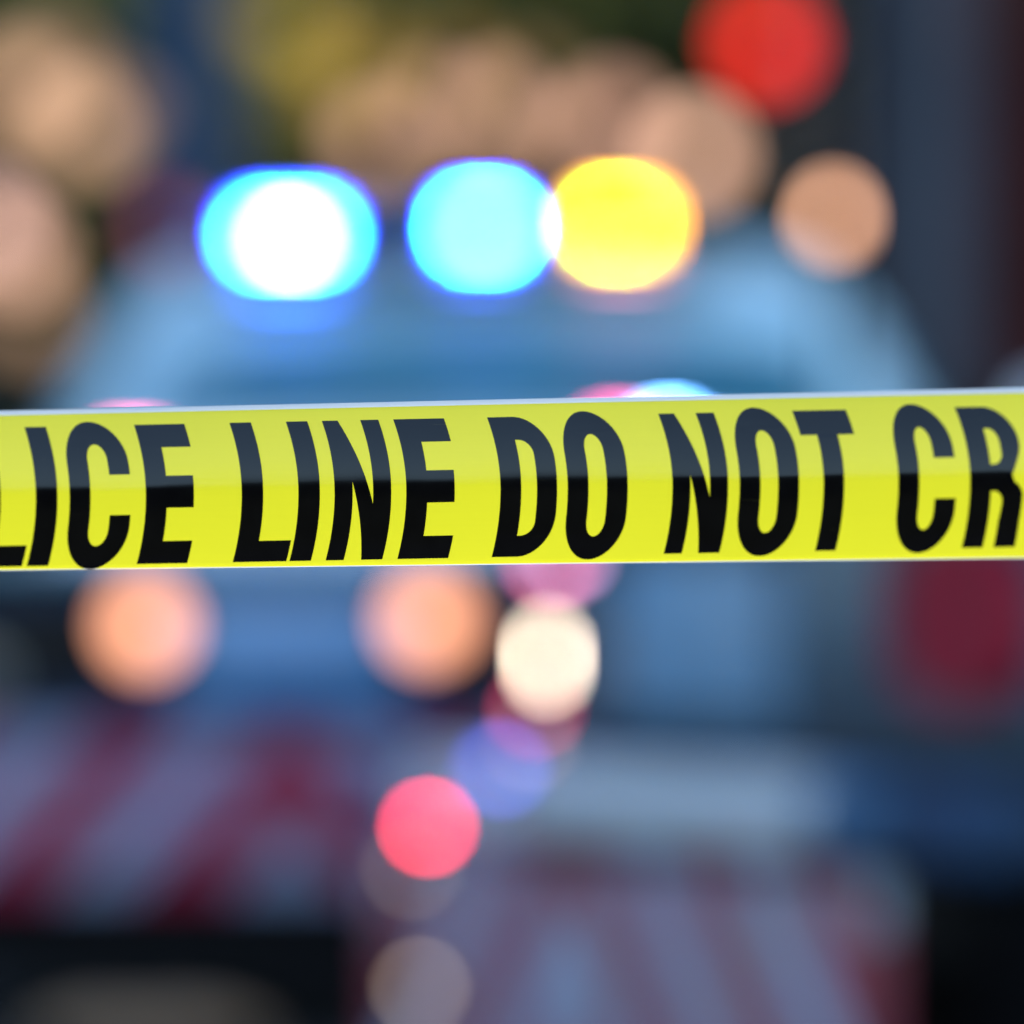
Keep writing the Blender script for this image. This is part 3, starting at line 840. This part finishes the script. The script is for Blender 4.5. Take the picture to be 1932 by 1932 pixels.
vsamp = sorted(set([i / NV for i in range(NV + 1)] + [i / 200 for i in range(20)] + [0.965 + i * 0.005 for i in range(8)]))
vsamp = [v for v in vsamp if v <= 1]
g = [[tape_point(X0 + (X1 - X0) * j / nxs, v) for j in range(nxs + 1)] for v in vsamp]
gv = [[b.bm.verts.new(p) for p in row] for row in g]
for r0, r1 in zip(gv, gv[1:]):
    for j in range(nxs): b.bm.faces.new((r0[j], r1[j], r1[j + 1], r0[j + 1]))
tape = b.build('barrier_tape', [yellow, white_film], smooth=0)
for pl in tape.data.polygons: pl.use_smooth = True
tape.data.set_sharp_from_angle(angle=R(60))
for pl in tape.data.polygons:                          # white strips along both edges
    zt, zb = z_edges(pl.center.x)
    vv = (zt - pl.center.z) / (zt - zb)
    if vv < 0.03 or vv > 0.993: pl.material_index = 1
tag(tape, 'yellow plastic barrier tape lettered in black, stretched across the front', 'barrier tape')

ink = mat('black_ink', (0.0022, 0.0014, 0.0012), rough=0.10, spec=0.36, ior=1.5, alt=(0.0038, 0.0028, 0.0023), scale=60)

nt = ink.node_tree
tc = nt.nodes.new('ShaderNodeTexCoord')
mp = nt.nodes.new('ShaderNodeMapping'); mp.inputs['Scale'].default_value = (60, 60, 900); mp.inputs['Rotation'].default_value = (0, R(24), 0)
nz = nt.nodes.new('ShaderNodeTexNoise'); nz.inputs['Scale'].default_value = 1.0; nz.inputs['Detail'].default_value = 3
nt.links.new(tc.outputs['Object'], mp.inputs['Vector']); nt.links.new(mp.outputs['Vector'], nz.inputs['Vector'])
mr = nt.nodes.new('ShaderNodeMapRange'); mr.inputs['From Min'].default_value = 0.70; mr.inputs['From Max'].default_value = 0.80; mr.inputs['To Max'].default_value = 0.5
nt.links.new(nz.outputs['Fac'], mr.inputs['Value'])
sc_ = nt.nodes.new('ShaderNodeMix'); sc_.data_type = 'RGBA'; sc_.inputs['B'].default_value = (0.05, 0.04, 0.012, 1)
old = nt.nodes['Principled BSDF'].inputs['Base Color'].links[0].from_socket
nt.links.new(old, sc_.inputs['A']); nt.links.new(mr.outputs['Result'], sc_.inputs['Factor'])
nt.links.new(sc_.outputs['Result'], nt.nodes['Principled BSDF'].inputs['Base Color'])

# letters, drawn in a box of width w (photograph pixels) and height 1, t down from the top
LH = 409.0
def arc(cx, cy, rx, ry, a0, a1, n=14):
    return [(cx + rx * cos(R(a0 + (a1 - a0) * k / n)), cy - ry * sin(R(a0 + (a1 - a0) * k / n))) for k in range(n + 1)]
def glyph(ch, w):
    """Outer outline and holes; x in pixels, y in 0..1 downwards."""
    S = 63.0                                    # stem
    B = 0.150                                   # bar thickness
    if ch == 'I': return [[(0, 0), (S, 0), (S, 1), (0, 1)]], []
    if ch == 'L': return [[(0, 0), (S, 0), (S, 1 - B), (w, 1 - B), (w, 1), (0, 1)]], []
    if ch == 'E': return [[(0, 0), (w, 0), (w, .165), (S - 1, .165), (S - 1, .37), (w - 7, .37), (w - 7, .60), (S - 1, .60), (S - 1, 1 - .162), (w, 1 - .162), (w, 1), (0, 1)]], []
    if ch == 'T': return [[(0, 0), (w, 0), (w, .175), (w / 2 + 30, .175), (w / 2 + 30, 1), (w / 2 - 30, 1), (w / 2 - 30, .175), (0, .175)]], []
    if ch == 'N': return [[(0, 0), (46, 0), (w - 53, 0.60), (w - 53, 0), (w, 0), (w, 1), (w - 62, 1), (53, .44), (53, 1), (0, 1)]], []
    if ch == 'D':
        o = [(0, 0), (w * .45, 0)] + arc(w * .45, .30, w * .55, .30, 90, 0) + arc(w * .45, .70, w * .55, .30, 0, -90) + [(0, 1)]
        i = [(S - 2, .165)] + arc(S + 6, .27, w - 2 * S - 2, .105, 90, 0) + arc(S + 6, .75, w - 2 * S - 2, .10, 0, -90) + [(S - 2, .85)]
        return [o], [i]
    if ch == 'O':
        o = arc(w / 2, .27, w / 2, .30, 180, 0, 24) + arc(w / 2, .73, w / 2, .30, 0, -180, 24)
        q = (w - 2 * 61) / 2
        i = arc(w / 2, .25, q, .115, 180, 0, 20) + arc(w / 2, .75, q, .115, 0, -180, 20)
        return [o], [i]
    if ch == 'C':
        q = (w - 2 * 61) / 2
        o = arc(w / 2, .27, w / 2, .30, 180, 0, 24) + [(w, .355), (w - 61, .355)] + arc(w / 2, .25, q, .115, 0, 180, 20) + arc(w / 2, .75, q, .115, 180, 360, 20) \
            + [(w - 61, .645), (w, .645)] + arc(w / 2, .73, w / 2, .30, 0, -180, 24)
        return [o], []
    if ch == 'R':
        o = [(0, 0), (w * .5, 0)] + arc(w * .5, .24, w * .5, .24, 90, -30, 14) + [(w * .80, .485)] + arc(w * .62, .64, w * .38, .13, 55, 0, 8) + [(w * .985, .82), (w, 1), (w - 62, 1), (w - 64, .82)] + \
            arc(w * .46, .68, w * .16, .08, 0, 90, 8) + [(61, .60), (61, 1), (0, 1)]
        i = [(61, .155), (w * .47, .155)] + arc(w * .47, .25, w * .16, .095, 90, -90, 14) + [(61, .40)] 
        i = [(61, .155)] + arc(w * .47, .25, w * .16, .095, 90, 0, 8) + arc(w * .47, .33, w * .16, .08, 0, -90, 8) + [(61, .41)]
        return [o], [i]
    if ch == 'P':
        o = [(0, 0), (w * .5, 0)] + arc(w * .5, .28, w * .5, .28, 90, -90, 20) + [(61, .56), (61, 1), (0, 1)]
        i = [(61, .155)] + arc(w * .45, .27, w * .17, .115, 90, -90, 14) + [(61, .385)]
        return [o], [i]
    if ch == 'S':
        q = (w - 2 * 58) / 2
        o = [(w, .33)] + arc(w / 2, .25, w / 2, .28, 0, 180, 24) + [(0, .33)] + [(8, .42), (w * .5, .56), (w - 60, .66)] + arc(w / 2, .75, q, .115, 0, -180, 16) + [(58, .66), (0, .66)] + \
            arc(w / 2, .75, w / 2, .28, 180, 360, 24) + [(w, .66), (w - 10, .56), (w * .5, .43), (58, .33)] + arc(w / 2, .25, q, .115, 180, 0, 16) + [(w - 58, .33)]
        return [o], []
phrase = [('L', -60, 152), ('I', 106, 62), ('C', 205, 180), ('E', 428, 148), ('L', 709, 157), ('I', 875, 63), ('N', 981, 166), ('E', 1191, 149),
          ('D', 1467, 166), ('O', 1664, 176), ('N', 1971, 163), ('O', 2168, 174), ('T', 2365, 158), ('C', 2633, 169), ('R', 2843, 155)]
more_r = [('O', 3030, 174), ('S', 3232, 165), ('S', 3424, 165)]
def off(t, a):
    f = a / 3000
    tp, bt = -35 - 10 * f, -28 + 3.5 * f
    m = 0.52
    return tp * ((m - t) / m) ** 2 if t < m else bt * ((t - m) / (1 - m)) ** 2
def place(px, t, lift):
    f = px / 3000
    v = 0.108 + t * ((0.975 - 0.043 * f) - 0.108)
    s = px + off(t, px)
    m = (s - 1500) / 3000 * 0.12
    D = depth(m)
    return tape_point(m * D, v, lift)
def place_far(px, t, lift, u0):
    """Letters past the picture: the same lettering carried on along the tape."""
    X = u0 + px * 0.0001605
    v = 0.108 + t * 0.84
    return tape_point(X + off(t, 1500) * 0.0001605, v, lift)
letters = bmesh.new()
def letter(ch, x, w, fn):
    outs, holes = glyph(ch, w)
    cu = bpy.data.curves.new('tmp', 'CURVE'); cu.dimensions = '2D'; cu.fill_mode = 'FRONT'
    for poly in outs + holes:
        sp = cu.splines.new('POLY'); sp.points.add(len(poly) - 1)
        for q, (a, c) in zip(sp.points, poly): q.co = (a / LH, -c, 0, 1)
        sp.use_cyclic_u = True
    ob = bpy.data.objects.new('tmp', cu); col.objects.link(ob)
    dg = bpy.context.evaluated_depsgraph_get()
    me = bpy.data.meshes.new_from_object(ob.evaluated_get(dg))
    t_ = bmesh.new(); t_.from_mesh(me)
    for k in range(1, 44):
        yy = 0.03 - 1.06 * k / 44
        bmesh.ops.bisect_plane(t_, geom=t_.verts[:] + t_.edges[:] + t_.faces[:], plane_co=(0, yy, 0), plane_no=(0, 1, 0))
    vm = {}
    for v in t_.verts: vm[v] = letters.verts.new(fn(x + v.co.x * LH, -v.co.y, 0.00025))
    for f in t_.faces:
        try: letters.faces.new([vm[v] for v in f.verts])
        except ValueError: pass
    t_.free()
    bpy.data.objects.remove(ob); bpy.data.curves.remove(cu); bpy.data.meshes.remove(me)
for ch, x, w in phrase + more_r: letter(ch, x, w, place)
full = [('P', -420, 160), ('O', -245, 174)] + phrase + more_r
def x_of(px):
    m = (px - 1500) / 3000 * 0.12
    return m * depth(m)
for ch, x, w in full:
    for u0 in (x_of(3589) + (190 + 420) * 0.0001605, x_of(-420) - (3589 + 190) * 0.0001605):
        X = u0 + x * 0.0001605
        if X0 + 0.05 < X and X + w * 0.0001605 < X1 - 0.05:
            letter(ch, x, w, lambda a, t, l, u=u0: place_far(a, t, l, u))
for ch, x, w in [('P', -420, 160), ('O', -245, 174)]: letter(ch, x, w, place)
bmesh.ops.recalc_face_normals(letters, faces=letters.faces[:])
me = bpy.data.meshes.new('lettering'); letters.to_mesh(me); letters.free()
me.materials.append(ink)
for pl in me.polygons: pl.use_smooth = True
lo = bpy.data.objects.new('lettering', me); col.objects.link(lo); lo.parent = tape

# posts that hold the tape, outside the picture at both ends
def tape_post(X, label):
    root = empty('tape_post', (X, line_y(X), 0))
    tag(root, label, 'post', 'posts holding the tape')
    MB().lathe([(0.16, 0), (0.16, 0.03), (0.06, 0.06), (0.03, 0.08), (0.025, 1.2), (0.012, 1.22)], (0, 0, 0), n=24).build('shaft', M['steel'], root)
    zt, zb = z_edges(X)
    MB().lathe([(0.028, zb - 0.002), (0.031, zb + 0.02), (0.031, zt - 0.02), (0.028, zt + 0.002)], (0, 0, 0), n=24).build('tape_wrap', yellow, root)
tape_post(X0 - 0.022, 'steel post holding the far end of the yellow tape')
tape_post(X1 + 0.022, 'steel post holding the near end of the yellow tape')
